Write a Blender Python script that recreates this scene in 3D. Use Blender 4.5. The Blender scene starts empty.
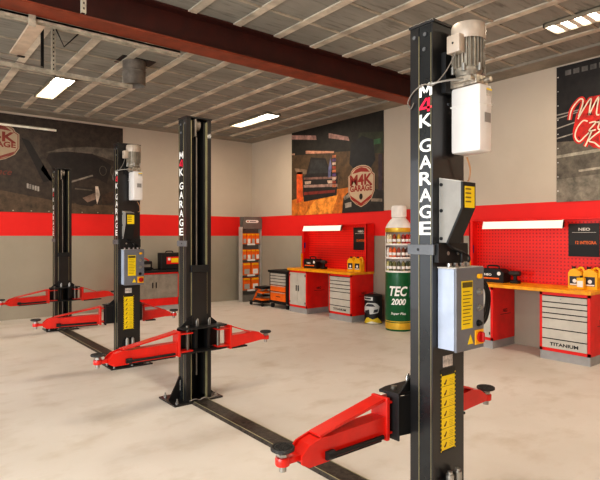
import bpy, bmesh, math, random
from mathutils import Vector, Matrix
random.seed(4)
PI = math.pi
COL = bpy.context.scene.collection

# ------------------------------------------------------------------ colours and materials
def lin(c):
    out = []
    for v in c[:3]:
        v = v / 255.0
        out.append(v / 12.92 if v <= 0.04045 else ((v + 0.055) / 1.055) ** 2.4)
    return (out[0], out[1], out[2], 1.0)

def new_mat(name):
    m = bpy.data.materials.new(name); m.use_nodes = True
    nt = m.node_tree
    return m, nt, nt.nodes['Principled BSDF']

def noise_mix(nt, scale, c1, c2, lo=0.35, hi=0.65, detail=5, vec_scale=(1, 1, 1), rough=0.6):
    tc = nt.nodes.new('ShaderNodeTexCoord')
    mp = nt.nodes.new('ShaderNodeMapping'); mp.inputs['Scale'].default_value = vec_scale
    no = nt.nodes.new('ShaderNodeTexNoise'); no.inputs['Scale'].default_value = scale
    no.inputs['Detail'].default_value = detail; no.inputs['Roughness'].default_value = rough
    mr = nt.nodes.new('ShaderNodeMapRange')
    mr.inputs['From Min'].default_value = lo; mr.inputs['From Max'].default_value = hi
    mx = nt.nodes.new('ShaderNodeMix'); mx.data_type = 'RGBA'
    nt.links.new(tc.outputs['Object'], mp.inputs['Vector'])
    nt.links.new(mp.outputs['Vector'], no.inputs['Vector'])
    nt.links.new(no.outputs['Fac'], mr.inputs['Value'])
    nt.links.new(mr.outputs['Result'], mx.inputs['Factor'])
    if isinstance(c1, tuple): mx.inputs[6].default_value = lin(c1)
    else: nt.links.new(c1, mx.inputs[6])
    if isinstance(c2, tuple): mx.inputs[7].default_value = lin(c2)
    else: nt.links.new(c2, mx.inputs[7])
    return mx.outputs[2], no.outputs['Fac']

def mat(name, c, rough=0.5, metal=0.0, var=0.08, scale=6.0, bump=0.0, coat=0.0):
    m, nt, b = new_mat(name)
    d = tuple(max(0, v * (1 - var)) for v in c); l = tuple(min(255, v * (1 + var)) for v in c)
    col, fac = noise_mix(nt, scale, d, l)
    nt.links.new(col, b.inputs['Base Color'])
    b.inputs['Roughness'].default_value = rough; b.inputs['Metallic'].default_value = metal
    b.inputs['Coat Weight'].default_value = coat
    if bump:
        bp = nt.nodes.new('ShaderNodeBump'); bp.inputs['Strength'].default_value = bump
        bp.inputs['Distance'].default_value = 0.01
        nt.links.new(fac, bp.inputs['Height']); nt.links.new(bp.outputs['Normal'], b.inputs['Normal'])
    return m

def emat(name, c, strength, base=(240, 235, 225)):
    m, nt, b = new_mat(name)
    col, fac = noise_mix(nt, 3.0, tuple(v * .97 for v in c), c)
    b.inputs['Base Color'].default_value = lin(base)
    nt.links.new(col, b.inputs['Emission Color'])
    b.inputs['Emission Strength'].default_value = strength
    return m

BLACK = mat('black powder coat', (27, 26, 26), 0.34, 0.0, 0.12, 3, coat=.3)
BLACKM = mat('matt black', (17, 17, 17), 0.55)
BAND = mat('column side band', (36, 38, 39), 0.25, .1, 0.12, 4)
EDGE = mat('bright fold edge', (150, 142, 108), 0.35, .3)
GREYSTRAP = mat('grey steel strap', (104, 106, 108), 0.4, 0.3)
RED = mat('red lift paint', (208, 32, 18), 0.32, 0, 0.05, 5, coat=.3)
REDC = mat('red cabinet paint', (226, 30, 22), 0.42, 0, 0.05, 3)
REDP = mat('pink red lettering', (236, 18, 64), 0.5)
WHITE = mat('white lettering', (245, 243, 238), 0.5, 0, .02)
WHITEP = mat('white plastic tank', (218, 213, 207), 0.38, 0, .02)
CHROME = mat('bright steel', (170, 168, 162), 0.28, .8)
MOTOR = mat('cast aluminium motor', (150, 142, 128), 0.4, .35, .1, 20)
MOTORCAP = mat('motor fan cowl', (176, 162, 146), 0.4, .1, .04)
BOXG = mat('control box daylit grey', (172, 182, 198), 0.4, .1, .04)  # bluish daylight on the side faces is put into this grey
BOXD = mat('control box shaded grey', (112, 114, 120), 0.4, .1, .04)  # darker grey paints the shade on the face turned from the daylight
YEL = mat('yellow sticker', (236, 204, 14), 0.45, 0, .03)
YELD = mat('yellow plastic', (245, 180, 15), 0.4, 0, .03)
RUB = mat('black rubber', (42, 40, 38), 0.7, 0, .35, 40, .4)
GDOOR = mat('light grey drawer front', (196, 190, 178), 0.42, 0, .03)
PLINTH = mat('grey plinth', (160, 158, 156), 0.5, 0, .04)
WOOD = mat('orange yellow worktop', (240, 160, 18), 0.38, 0, .08, 8)
ORANGE = mat('orange enamel', (240, 110, 20), 0.4, 0, .05)
GREEN = mat('dark green can', (14, 92, 52), 0.3, 0, .05)
GOLD = mat('gold band', (222, 180, 60), 0.3, .35, .08)
CREAM = mat('cream plastic cap', (240, 234, 226), 0.45, 0, .03)
GREYRACK = mat('grey display stand', (118, 112, 104), 0.5, .1, .05)
GREYL = mat('light grey metal side', (190, 184, 174), 0.45, .2, .04)
GALV = mat('galvanised steel', (176, 168, 150), 0.5, .1, .12, 12)
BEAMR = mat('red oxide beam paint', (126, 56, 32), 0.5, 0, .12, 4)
TRAY = mat('pale cable tray', (196, 176, 154), 0.6, 0, .06)
DUCT = mat('duct metal', (120, 112, 102), 0.5, .1, .12, 8)
BATT = mat('pale batten', (192, 183, 166), 0.7, 0, .15, 3)
BLUE = mat('blue plastic', (50, 70, 170), 0.4)
TUBE = emat('work lamp diffuser', (255, 238, 212), 1.05, (120, 110, 95))
DIFF = emat('ceiling lamp diffuser', (255, 247, 230), 9.0)
BAREL = emat('bare tube light', (255, 250, 236), 12.0)
CABLE = mat('pale hose', (120, 112, 102), 0.5)
PAPER = mat('worn paper label', (190, 182, 172), 0.6, 0, .15, 40)
LIDG = mat('grey can lid', (90, 88, 86), .4, .4)

def attr_mat(name, rough=0.55, amount=0.25, scale=9.0):
    m, nt, b = new_mat(name)
    at = nt.nodes.new('ShaderNodeAttribute'); at.attribute_name = 'Col'
    tc = nt.nodes.new('ShaderNodeTexCoord')
    no = nt.nodes.new('ShaderNodeTexNoise'); no.inputs['Scale'].default_value = scale
    no.inputs['Detail'].default_value = 6; no.inputs['Roughness'].default_value = .65
    nt.links.new(tc.outputs['Object'], no.inputs['Vector'])
    mr = nt.nodes.new('ShaderNodeMapRange')
    mr.inputs['From Min'].default_value = .3; mr.inputs['From Max'].default_value = .7
    mr.inputs['To Min'].default_value = 1 - amount; mr.inputs['To Max'].default_value = 1 + amount
    nt.links.new(no.outputs['Fac'], mr.inputs['Value'])
    vm = nt.nodes.new('ShaderNodeVectorMath'); vm.operation = 'SCALE'
    nt.links.new(at.outputs['Color'], vm.inputs[0]); nt.links.new(mr.outputs['Result'], vm.inputs['Scale'])
    nt.links.new(vm.outputs['Vector'], b.inputs['Base Color'])
    b.inputs['Roughness'].default_value = rough
    return m
PRINT = attr_mat('printed banner', .6, .6, 7)
PRINTF = attr_mat('printed label', .45, .06, 9)

# ------------------------------------------------------------------ mesh builder
class MB:
    def __init__(s): s.bm = bmesh.new(); s.cl = s.bm.loops.layers.float_color.new('Col')
    def face(s, pts, c=None):
        try: f = s.bm.faces.new([s.bm.verts.new(p) for p in pts])
        except ValueError: return None
        if c:
            for l in f.loops: l[s.cl] = lin(c)
        return f
    def box(s, x0, x1, y0, y1, z0, z1, bev=0.0, rz=0.0, c=None):
        cx, cy, cz = (x0+x1)/2, (y0+y1)/2, (z0+z1)/2
        m = Matrix.Translation((cx, cy, cz)) @ Matrix.Rotation(rz, 4, 'Z') @ Matrix.Diagonal((abs(x1-x0), abs(y1-y0), abs(z1-z0), 1))
        r = bmesh.ops.create_cube(s.bm, size=1, matrix=m)
        vs = r['verts']
        if c:
            for v in vs:
                for l in v.link_loops: l[s.cl] = lin(c)
        if bev:
            es = list({e for v in vs for e in v.link_edges})
            bmesh.ops.bevel(s.bm, geom=es, offset=bev, segments=2, profile=.5, affect='EDGES')
        return s
    def prism(s, pts, axis, a, b):
        """closed polygon swept along an axis. pts are (u,v): axis x->(y,z) y->(x,z) z->(x,y)"""
        def P(u, v, w):
            return {'x': (w, u, v), 'y': (u, w, v), 'z': (u, v, w)}[axis]
        A = [s.bm.verts.new(P(u, v, a)) for u, v in pts]; B = [s.bm.verts.new(P(u, v, b)) for u, v in pts]
        n = len(pts)
        s.bm.faces.new(A); s.bm.faces.new(B[::-1])
        for i in range(n):
            j = (i+1) % n; s.bm.faces.new((A[i], B[i], B[j], A[j]))
        return s
    def cyl(s, p0, p1, r, r2=None, seg=24, cap=True):
        p0 = Vector(p0); p1 = Vector(p1); d = p1 - p0
        m = Matrix.Translation((p0+p1)/2) @ d.to_track_quat('Z', 'Y').to_matrix().to_4x4()
        bmesh.ops.create_cone(s.bm, cap_ends=cap, segments=seg, radius1=r, radius2=r if r2 is None else r2, depth=d.length, matrix=m)
        return s
    def lathe(s, prof, c=(0, 0), seg=36):
        rings = []
        for r, z in prof:
            if r < 1e-5: rings.append([s.bm.verts.new((c[0], c[1], z))])
            else: rings.append([s.bm.verts.new((c[0]+r*math.cos(2*PI*i/seg), c[1]+r*math.sin(2*PI*i/seg), z)) for i in range(seg)])
        for a, b in zip(rings, rings[1:]):
            for i in range(seg):
                j = (i+1) % seg
                q = [a[i % len(a)], a[j % len(a)], b[j % len(b)], b[i % len(b)]]
                q2 = []
                for v in q:
                    if v not in q2: q2.append(v)
                if len(q2) > 2:
                    try: s.bm.faces.new(q2)
                    except ValueError: pass
        return s
    def tube(s, pts, r, seg=8, smooth=6):
        P = [Vector(p) for p in pts]
        if smooth and len(P) > 2:
            Q = []
            for i in range(len(P)-1):
                p0 = P[max(0, i-1)]; p1 = P[i]; p2 = P[i+1]; p3 = P[min(len(P)-1, i+2)]
                for k in range(smooth):
                    t = k/smooth
                    Q.append(.5*((2*p1)+(p2-p0)*t+(2*p0-5*p1+4*p2-p3)*t*t+(3*p1-p0-3*p2+p3)*t**3))
            Q.append(P[-1]); P = Q
        prev = None; up = None
        for i, p in enumerate(P):
            d = (P[min(i+1, len(P)-1)] - P[max(i-1, 0)]).normalized()
            if up is None:
                up = Vector((0, 0, 1)) if abs(d.z) < .9 else Vector((1, 0, 0))
            a = d.cross(up).normalized(); b = a.cross(d).normalized(); up = b
            ring = [s.bm.verts.new(p + r*(math.cos(2*PI*k/seg)*a + math.sin(2*PI*k/seg)*b)) for k in range(seg)]
            if prev:
                for k in range(seg):
                    j = (k+1) % seg; s.bm.faces.new((prev[k], prev[j], ring[j], ring[k]))
            else: s.bm.faces.new(ring[::-1])
            prev = ring
        s.bm.faces.new(prev)
        return s
    def build(s, name, m, parent=None, loc=None, rz=0.0, smooth=False, ymir=1, recalc=True):
        if ymir < 0:
            for v in s.bm.verts: v.co.y = -v.co.y
        if recalc: bmesh.ops.recalc_face_normals(s.bm, faces=s.bm.faces)
        me = bpy.data.meshes.new(name); s.bm.to_mesh(me); s.bm.free()
        me.materials.append(m)
        if smooth:
            for p in me.polygons: p.use_smooth = True
            me.set_sharp_from_angle(angle=math.radians(38))
        o = bpy.data.objects.new(name, me); COL.objects.link(o)
        if parent: o.parent = parent
        if loc is not None: o.location = loc
        o.rotation_euler = (0, 0, rz)
        return o

def thing(name, label, cat, loc, group=None, rz=0.0):
    o = bpy.data.objects.new(name, None); COL.objects.link(o); o.empty_display_size = .1
    o.location = loc; o.rotation_euler = (0, 0, rz)
    return tag(o, label, cat, group)
def tag(o, label, cat, group=None, kind=None):
    o['label'] = label; o['category'] = cat
    if group: o['group'] = group
    if kind: o['kind'] = kind
    return o
def struct(o): o['kind'] = 'structure'; return o
def copy_tree(o, parent=None):
    c = o.copy(); COL.objects.link(c); c.parent = parent
    for ch in list(o.children): copy_tree(ch, c)
    return c

_tc = {}
def text_geo(s, offset, shear):
    k = (s, offset, shear)
    if k not in _tc:
        cu = bpy.data.curves.new('t', 'FONT'); cu.body = s; cu.size = 1; cu.offset = offset; cu.shear = shear
        cu.align_x = 'CENTER'; cu.resolution_u = 3; cu.fill_mode = 'FRONT'
        ob = bpy.data.objects.new('t', cu); COL.objects.link(ob)
        dg = bpy.context.evaluated_depsgraph_get(); me = ob.evaluated_get(dg).to_mesh()
        vs = [tuple(v.co) for v in me.vertices]; fs = [tuple(p.vertices) for p in me.polygons]
        ob.evaluated_get(dg).to_mesh_clear(); bpy.data.objects.remove(ob); bpy.data.curves.remove(cu)
        xs = [v[0] for v in vs]; ys = [v[1] for v in vs]
        _tc[k] = (vs, fs, min(xs), max(xs), min(ys), max(ys))
    return _tc[k]
def text(mb, s, o, right, up, h, w=None, offset=0.02, shear=0.0):
    """flat lettering centred on o; h and w are the size of the inked box"""
    vs, fs, x0, x1, y0, y1 = text_geo(s, offset, shear)
    sy = h/(y1-y0); sx = (w/(x1-x0)) if w else sy
    o = Vector(o); R = Vector(right); U = Vector(up)
    nv = [mb.bm.verts.new(o + R*((v[0]-(x0+x1)/2)*sx) + U*((v[1]-(y0+y1)/2)*sy)) for v in vs]
    for f in fs:
        try: mb.bm.faces.new([nv[i] for i in f])
        except ValueError: pass
    return mb
def bars(mb, x, yc, zc, w, h, quads):
    """block letter on a face that looks to -X from convex pieces given in a unit box"""
    for q in quads: mb.face([(x, yc-(u-.5)*w, zc+(v-.5)*h) for u, v in q])
GLYPH_M = [[(0, 0), (.2, 0), (.2, 1), (0, 1)], [(.8, 0), (1, 0), (1, 1), (.8, 1)], [(.0, 1), (.24, 1), (.6, .22), (.4, .22)], [(1, 1), (.76, 1), (.4, .22), (.6, .22)]]
GLYPH_4 = [[(.62, 0), (.84, 0), (.84, 1), (.62, 1)], [(0, .2), (1, .2), (1, .38), (0, .38)], [(0, .38), (.24, .38), (.74, 1), (.5, 1)]]
LFT = dict(right=(0, -1, 0), up=(0, 0, 1))      # read on a face that looks to -X
FRT = dict(right=(1, 0, 0), up=(0, 0, 1))       # read on a face that looks to -Y

# ------------------------------------------------------------------ room shell
XL, XR, YF, YB, H = -4.2, 7.42, -3.2, 11.35, 4.06

def wall_mat():
    m, nt, b = new_mat('painted wall with red band')
    tc = nt.nodes.new('ShaderNodeTexCoord'); sp = nt.nodes.new('ShaderNodeSeparateXYZ')
    nt.links.new(tc.outputs['Object'], sp.inputs[0])
    low, _ = noise_mix(nt, .8, (156, 147, 130), (165, 156, 139))
    high, _ = noise_mix(nt, .7, (188, 174, 156), (197, 183, 165))
    red, _ = noise_mix(nt, 1.5, (222, 30, 24), (230, 35, 27))
    def gt(v):
        n = nt.nodes.new('ShaderNodeMath'); n.operation = 'GREATER_THAN'; n.inputs[1].default_value = v
        nt.links.new(sp.outputs[2], n.inputs[0]); return n.outputs[0]
    a = nt.nodes.new('ShaderNodeMix'); a.data_type = 'RGBA'
    nt.links.new(gt(1.628), a.inputs['Factor']); nt.links.new(low, a.inputs[6]); nt.links.new(red, a.inputs[7])
    c = nt.nodes.new('ShaderNodeMix'); c.data_type = 'RGBA'
    nt.links.new(gt(2.11), c.inputs['Factor']); nt.links.new(a.outputs[2], c.inputs[6]); nt.links.new(high, c.inputs[7])
    nt.links.new(c.outputs[2], b.inputs['Base Color']); b.inputs['Roughness'].default_value = .62
    return m
WALL = wall_mat()

def floor_mat():
    m, nt, b = new_mat('polished beige concrete')
    c1, f1 = noise_mix(nt, .45, (208, 201, 191), (222, 216, 208), .35, .65, 5)
    c2, f2 = noise_mix(nt, 2.2, (196, 186, 172), c1, .25, .5, 7, (1, 1.4, 1))
    c3, f3 = noise_mix(nt, 38, (212, 201, 187), c2, .26, .4, 3)
    nt.links.new(c3, b.inputs['Base Color'])
    mr = nt.nodes.new('ShaderNodeMapRange'); mr.inputs['To Min'].default_value = .38; mr.inputs['To Max'].default_value = .62
    nt.links.new(f2, mr.inputs['Value']); nt.links.new(mr.outputs['Result'], b.inputs['Roughness'])
    bp = nt.nodes.new('ShaderNodeBump'); bp.inputs['Strength'].default_value = .08; bp.inputs['Distance'].default_value = .01
    nt.links.new(f2, bp.inputs['Height']); nt.links.new(bp.outputs['Normal'], b.inputs['Normal'])
    return m
def ceil_mat():
    m, nt, b = new_mat('grey fibre ceiling boards')
    c1, f1 = noise_mix(nt, .9, (128, 127, 118), (152, 150, 140), .3, .7, 6, (.8, 4, 1))
    c2, f2 = noise_mix(nt, 1.9, (104, 101, 93), c1, .28, .46, 7, (1.2, 9, 1))
    nt.links.new(c2, b.inputs['Base Color']); b.inputs['Roughness'].default_value = .8
    bp = nt.nodes.new('ShaderNodeBump'); bp.inputs['Strength'].default_value = .5; bp.inputs['Distance'].default_value = .02
    nt.links.new(f2, bp.inputs['Height']); nt.links.new(bp.outputs['Normal'], b.inputs['Normal'])
    return m
T = .15
struct(MB().box(XL-T, XR+T, YF-T, YB+T, -.12, 0).build('floor', floor_mat()))
struct(MB().box(XL-T, XR+T, YF-T, YB+T, H, H+.15).build('ceiling', ceil_mat()))
struct(MB().box(XR, XR+T, YF-T, YB+T, 0, H).build('wall_right', WALL))
struct(MB().box(XL-T, XR, YB, YB+T, 0, H).build('wall_back', WALL))
struct(MB().box(XL-T, XR, YF-T, YF, 0, H).build('wall_front', WALL))
w = MB()                                            # left wall with two open vehicle doors
w.box(XL-T, XL, YF, -1.6, 0, H).box(XL-T, XL, 3.0, 4.6, 0, H).box(XL-T, XL, 9.4, YB, 0, H)
w.box(XL-T, XL, -1.6, 3.0, 3.3, H).box(XL-T, XL, 4.6, 9.4, 3.3, H)
struct(w.build('wall_left', WALL))
struct(MB().box(-30, XL-T, -20, 30, -.14, -.02).build('floor_yard', mat('yard concrete', (170, 165, 155), .9)))
# ceiling grid: wide battens toward the back wall, narrow ones across
BX = [1.46+.566*k for k in range(-9, 11)]
g = MB()
for x in BX: g.box(x-.05, x+.05, YF, YB-.42, H-.016, H)
struct(g.build('trim_1', BATT))
g = MB()
for k in range(-12, 6):
    y = 7.22+.66*k
    if y > YB-.42: continue
    g.box(XL, XR-.4, y-.017, y+.017, H-.012, H)
struct(g.build('trim_2', mat('narrow batten', (164, 155, 138), .7, 0, .12)))
EDG = mat('plaster ceiling edge', (142, 135, 122), .8, 0, .08, 3)
struct(MB().box(XL, XR, YB-.42, YB, H-.035, H).box(XR-.4, XR, YF, YB-.42, H-.035, H).build('trim_3', EDG))

# steel beam across the ceiling
bt = thing('ceiling_beam', 'long red oxide steel beam crossing under the ceiling boards', 'beam', (1.6, 5.14, 3.705))
L0, L1 = XL-1.6, XR-1.6
MB().box(L0, L1, .12, .145, .02, .335).build('web', mat('shaded beam web', (64, 22, 13), .6, 0, .1), bt)  # beam paint darkened for the shade above the lit bottom flange
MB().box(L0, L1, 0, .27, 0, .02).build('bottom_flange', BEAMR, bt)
MB().box(L0, L1, 0, .27, .335, .355).build('top_flange', mat('shaded beam top flange', (62, 24, 16), .6, 0, .1), bt)  # shade under the ceiling put into the paint colour

# suspended rails at the upper left
def perforated(mb, x, y, z0, z1):
    mb.box(x-.022, x+.022, y-.003, y, z0, z1); mb.box(x-.022, x-.018, y, y+.03, z0, z1); mb.box(x+.018, x+.022, y, y+.03, z0, z1)
def holes(mb, x, y, z0, z1):
    z = z0+.03
    while z < z1-.02:
        mb.box(x-.006, x+.006, y-.0045, y-.003, z, z+.02); z += .05
r = thing('suspended_rail', 'galvanised rail hung just behind the red beam at upper left', 'rail', (.8, 5.44, 3.60))
MB().box(-5, 1.78, -.03, .03, .08, .1).box(-5, 1.78, -.03, -.026, .05, .1).box(-5, 1.78, .026, .03, .05, .1).build('channel', GALV, r)
MB().box(.24, .30, -.05, -.03, .0, .14).build('bracket', GALV, r)
m_ = MB(); perforated(m_, .62, -.45, .08, .5); m_.build('hanger', GALV, r)
m_ = MB(); holes(m_, .62, -.45, .08, .5); m_.build('hanger_hole', BLACKM, r)
r = thing('suspended_rail', 'thin galvanised rail on a perforated hanger between lit ceiling lamp and beam', 'rail', (.8, 6.57, 3.5))
MB().box(-5, 1.66, -.03, .03, .02, .06).build('channel', GALV, r)
m_ = MB(); perforated(m_, .72, -.04, .03, .56); m_.build('hanger', GALV, r)
m_ = MB(); holes(m_, .72, -.04, .03, .56); m_.build('hanger_hole', BLACKM, r)
MB().box(.60, .63, .02, .05, .06, .56).tube([(.75, -.02, .55), (.84, -.02, .36), (1.0, -.02, .55)], .008, smooth=0).build('brace', BLACKM, r)
MB().tube([(-.2, -.6, .5), (.12, -.1, .16), (.16, 0, .1), (.62, 0, .08)], .005).build('wire', CABLE, r)
o = MB().box(-.07, .07, 0, 1.2, -.012, .012, .004).build('cable_tray', TRAY, loc=(1.15, 5.42, 3.69))
tag(o, 'pale flat cable tray running back from the red beam at upper left', 'tray')
MB().box(.0, .075, 1.13, 1.17, -.04, -.03).build('end_clip', BLACKM, o)
d = thing('ceiling_duct', 'short grey round duct stub coming out of a dark ceiling hole', 'duct', (2.70, 7.12, 3.72))
MB().lathe([(.145, .34), (.145, 0), (.155, 0), (.155, .34)]).build('pipe', DUCT, d, smooth=True)
MB().lathe([(.158, .2), (.165, .19), (.158, .18)]).build('seam_ring', DUCT, d)
MB().box(-.22, .25, -.17, .17, .333, .34).build('hole_dark', BLACKM, d)  # flat black sheet paints the dark inside of the ceiling hole

# ceiling lamps
def ceiling_lamp(x, y, lx, ly, n, m_across, label, es=None):
    t = thing('ceiling_lamp', label, 'lamp', (x, y, H-.05), 'louvred ceiling lamps')
    f = MB(); f.box(-lx/2, -lx/2+.015, -ly/2, ly/2, 0, .05).box(lx/2-.015, lx/2, -ly/2, ly/2, 0, .05)
    f.box(-lx/2, lx/2, -ly/2, -ly/2+.015, 0, .05).box(-lx/2, lx/2, ly/2-.015, ly/2, 0, .05).box(-lx/2, lx/2, -ly/2, ly/2, .04, .049)
    f.build('housing', mat('lamp housing', (140, 130, 112), .5), t)
    MB().box(-lx/2+.016, lx/2-.016, -ly/2+.016, ly/2-.016, .024, .03).build('diffuser', DIFF, t)
    g = MB()
    wd = .062 if m_across == 0 else .007
    for i in range(1, n):
        yy = -ly/2 + ly*i/n; g.box(-lx/2+.015, lx/2-.015, yy-wd/2, yy+wd/2, .008, .022)
    for i in range(1, m_across):
        xx = -lx/2 + lx*i/m_across; g.box(xx-wd/2, xx+wd/2, -ly/2+.015, ly/2-.015, .008, .022)
    g.build('louvre', mat('louvre', (240, 232, 214), .5), t)
    if m_across: MB().box(-lx/2+.02, lx/2-.02, -ly/2+.02, -ly/2+.36, .002, .012).build('bare_tube_end', BAREL, t)
    la = bpy.data.lights.new('lamp_light', 'AREA'); la.shape = 'RECTANGLE'; la.size = lx*.9; la.size_y = ly*.9
    la.energy = es or 40; la.color = (1, .865, .69)
    lo = bpy.data.objects.new('lamp_light', la); COL.objects.link(lo); lo.parent = t; lo.location = (0, 0, -.004)
    return t
ceiling_lamp(2.13, 9.12, .31, 1.42, 26, 8, 'lit louvred ceiling lamp at upper left above the dark mural')
ceiling_lamp(5.98, 9.08, .32, 1.46, 20, 8, 'lit louvred ceiling lamp near the back right corner of the room')
ceiling_lamp(6.06, 2.29, .32, 1.3, 9, 0, 'ceiling lamp with wide white louvre slots at upper right')
for (x, y) in ((2.13, 3.0), (-1.8, 9.0), (-1.8, 2.6), (2.13, -1.6), (6.08, -1.4)):  # lamps out of view, added to light the hall
    ceiling_lamp(x, y, .36, 1.4, 9, 0, 'wide slotted ceiling lamp with dark housing, unseen, added to light the hall', 40)

# ------------------------------------------------------------------ badge and banners
def badge(parent, o, W, Hh, R, U, N, cr=(196, 172, 142), rd=(150, 36, 24)):
    o = Vector(o); R = Vector(R); U = Vector(U); N = Vector(N)
    def P(u, v, k): return tuple(o + R*(u*W/2) + U*(v*Hh/2) + N*k)
    def shield(s): 
        p = []
        for i in range(9):
            a = PI*(1-i/8); p.append((.82*s*math.cos(a), s*(.62+.38*math.sin(a))))
        p += [(1.0*s, .5*s), (1.0*s, -.25*s), (.8*s, -.6*s), (.4*s, -.86*s), (0, -1*s), (-.4*s, -.86*s), (-.8*s, -.6*s), (-1*s, -.25*s), (-1*s, .5*s)]
        return p
    m = MB()
    for s, k, c in ((1, .002, cr), (.955, .003, rd), (.92, .004, cr)):
        m.face([P(u, v, k) for u, v in shield(s)], c)
    # red crown and red chevron
    m.face([P(u, v, .006) for u, v in [(-.66, .62), (-.4, .82), (0, .9), (.4, .82), (.66, .62), (0, .68)]], rd)
    m.face([P(u, v, .006) for u, v in [(-.8, -.42), (0, -.8), (.8, -.42), (.7, -.6), (0, -.93), (-.7, -.6)]], rd)
    m.face([P(u, v, .006) for u, v in [(.13*math.cos(i*PI/6), -.5+.15*math.sin(i*PI/6)) for i in range(12)]], (35, 28, 22))
    m.build('badge', PRINTF, parent, recalc=False)
    t = MB(); text(t, 'M4K', P(0, .3, .009), R, U, Hh*.26, W*.84, .03); t.build('badge_lettering', mat('badge red', rd, .6), parent)
    t = MB(); text(t, 'GARAGE', P(0, -.1, .009), R, U, Hh*.15, W*.84, .03); t.build('badge_lettering', mat('badge red small', rd, .6), parent)

def wallpic(y0):
    """picture on the right wall: u runs toward the camera, v is height"""
    return lambda u, v, k: (-k, -u, v)

# poster 1 (above first bench)
p1 = thing('garage_poster', 'large printed poster of a car workshop above the far workbench', 'poster', (XR-.004, 9.64, 0), 'wall banners')
Q = lambda u, v, k=0: (-.002-k, -u, v)
MB().box(-.004, 0.002, -2.87, 0, 2.1, 4.03).build('panel', BLACKM, p1)
m = MB()
def pol(m, pts, c, k): m.face([Q(u, v, k) for u, v in pts], c)
pol(m, [(0, 2.1), (2.87, 2.1), (2.87, 4.03), (0, 4.03)], (74, 56, 36), .003)
pol(m, [(0, 3.5), (2.87, 3.3), (2.87, 4.03), (0, 4.03)], (34, 30, 24), .0035)
pol(m, [(1.5, 2.6), (2.0, 2.6), (1.95, 3.35), (1.5, 3.4)], (84, 62, 36), .004)
pol(m, [(2.2, 3.3), (2.87, 3.2), (2.87, 3.62), (2.2, 3.7)], (48, 52, 34), .004)
pol(m, [(0, 2.1), (2.0, 2.1), (1.9, 2.62), (.9, 2.58), (.3, 2.5), (0, 2.46)], (190, 108, 34), .0045)
pol(m, [(.5, 2.1), (1.4, 2.1), (1.6, 2.5), (.8, 2.4)], (222, 140, 52), .005)
for pts in ([(.0, 3.98), (.88, 3.84), (.9, 3.74), (0, 3.88)], [(1.3, 3.83), (1.9, 3.66), (1.94, 3.57), (1.3, 3.72)]):
    pol(m, pts, (170, 130, 118), .006)
pol(m, [(.52, 3.55), (1.47, 3.42), (1.47, 3.38), (.52, 3.48)], (196, 140, 112), .006)
pol(m, [(0, 3.55), (.12, 3.54), (.12, 3.5), (0, 3.51)], (170, 130, 110), .006)
pol(m, [(.19, 3.1), (.4, 3.08), (.42, 2.42), (.19, 2.38)], (206, 84, 30), .006)
pol(m, [(.1, 3.2), (.2, 3.05), (.55, 3.02), (.55, 3.12)], (120, 96, 76), .006)
pol(m, [(.45, 2.4), (1.55, 2.48), (1.6, 2.95), (1.35, 3.0), (1.2, 3.3), (.7, 3.38), (.55, 3.02), (.42, 2.95)], (30, 26, 24), .0065)
pol(m, [(.62, 3.02), (1.3, 2.98), (1.18, 3.26), (.72, 3.33)], (44, 44, 44), .007)
pol(m, [(.45, 2.95), (1.56, 2.88), (1.56, 2.83), (.45, 2.9)], (120, 88, 78), .0072)
pol(m, [(.45, 2.78), (1.58, 2.72), (1.58, 2.66), (.45, 2.72)], (150, 120, 108), .0072)
pol(m, [(.45, 2.62), (1.5, 2.6), (1.5, 2.54), (.45, 2.55)], (110, 38, 28), .0072)
pol(m, [(.48, 2.86), (.72, 2.85), (.7, 2.79), (.5, 2.79)], (176, 150, 130), .0075)
pol(m, [(1.25, 2.82), (1.5, 2.8), (1.48, 2.74), (1.28, 2.75)], (176, 150, 130), .0075)
for i in range(9):
    v = 2.66+.078*i; c = [(190, 110, 70), (150, 60, 40), (200, 170, 150), (90, 60, 110)][i % 4]
    pol(m, [(1.42, v), (1.53, v-.006), (1.53, v+.05), (1.42, v+.056)], c, .008)
pol(m, [(1.28, 2.88), (1.36, 2.88), (1.4, 3.1), (1.36, 3.3), (1.3, 3.1)], (96, 96, 128), .008)
pol(m, [(1.94, 3.1), (2.1, 2.95), (2.5, 2.92), (2.66, 3.1), (2.6, 3.5), (2.3, 3.62), (1.98, 3.5)], (22, 24, 28), .0062)
pol(m, [(1.72, 2.1), (2.87, 2.1), (2.87, 2.5), (2.5, 2.56), (1.95, 2.56), (1.76, 2.42)], (40, 36, 32), .0064)
pol(m, [(1.76, 2.44), (2.1, 2.54), (2.1, 2.48), (1.8, 2.36)], (130, 120, 106), .0068)
pol(m, [(1.8, 2.3), (2.0, 2.32), (2.0, 2.22), (1.82, 2.2)], (150, 140, 126), .0068)
pol(m, [(2.55, 2.36), (2.84, 2.34), (2.84, 2.28), (2.55, 2.3)], (130, 116, 100), .0068)
pol(m, [(2.62, 3.4), (2.8, 3.4), (2.8, 3.5), (2.62, 3.5)], (50, 92, 58), .0068)
pol(m, [(2.74, 2.5), (2.84, 2.5), (2.84, 3.2), (2.74, 3.2)], (58, 44, 52), .0068)
m.build('printed_picture', PRINT, p1, recalc=False)
badge(p1, (-.013, -2.28, 2.62), .74, .84, (0, -1, 0), (0, 0, 1), (-1, 0, 0))

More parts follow.
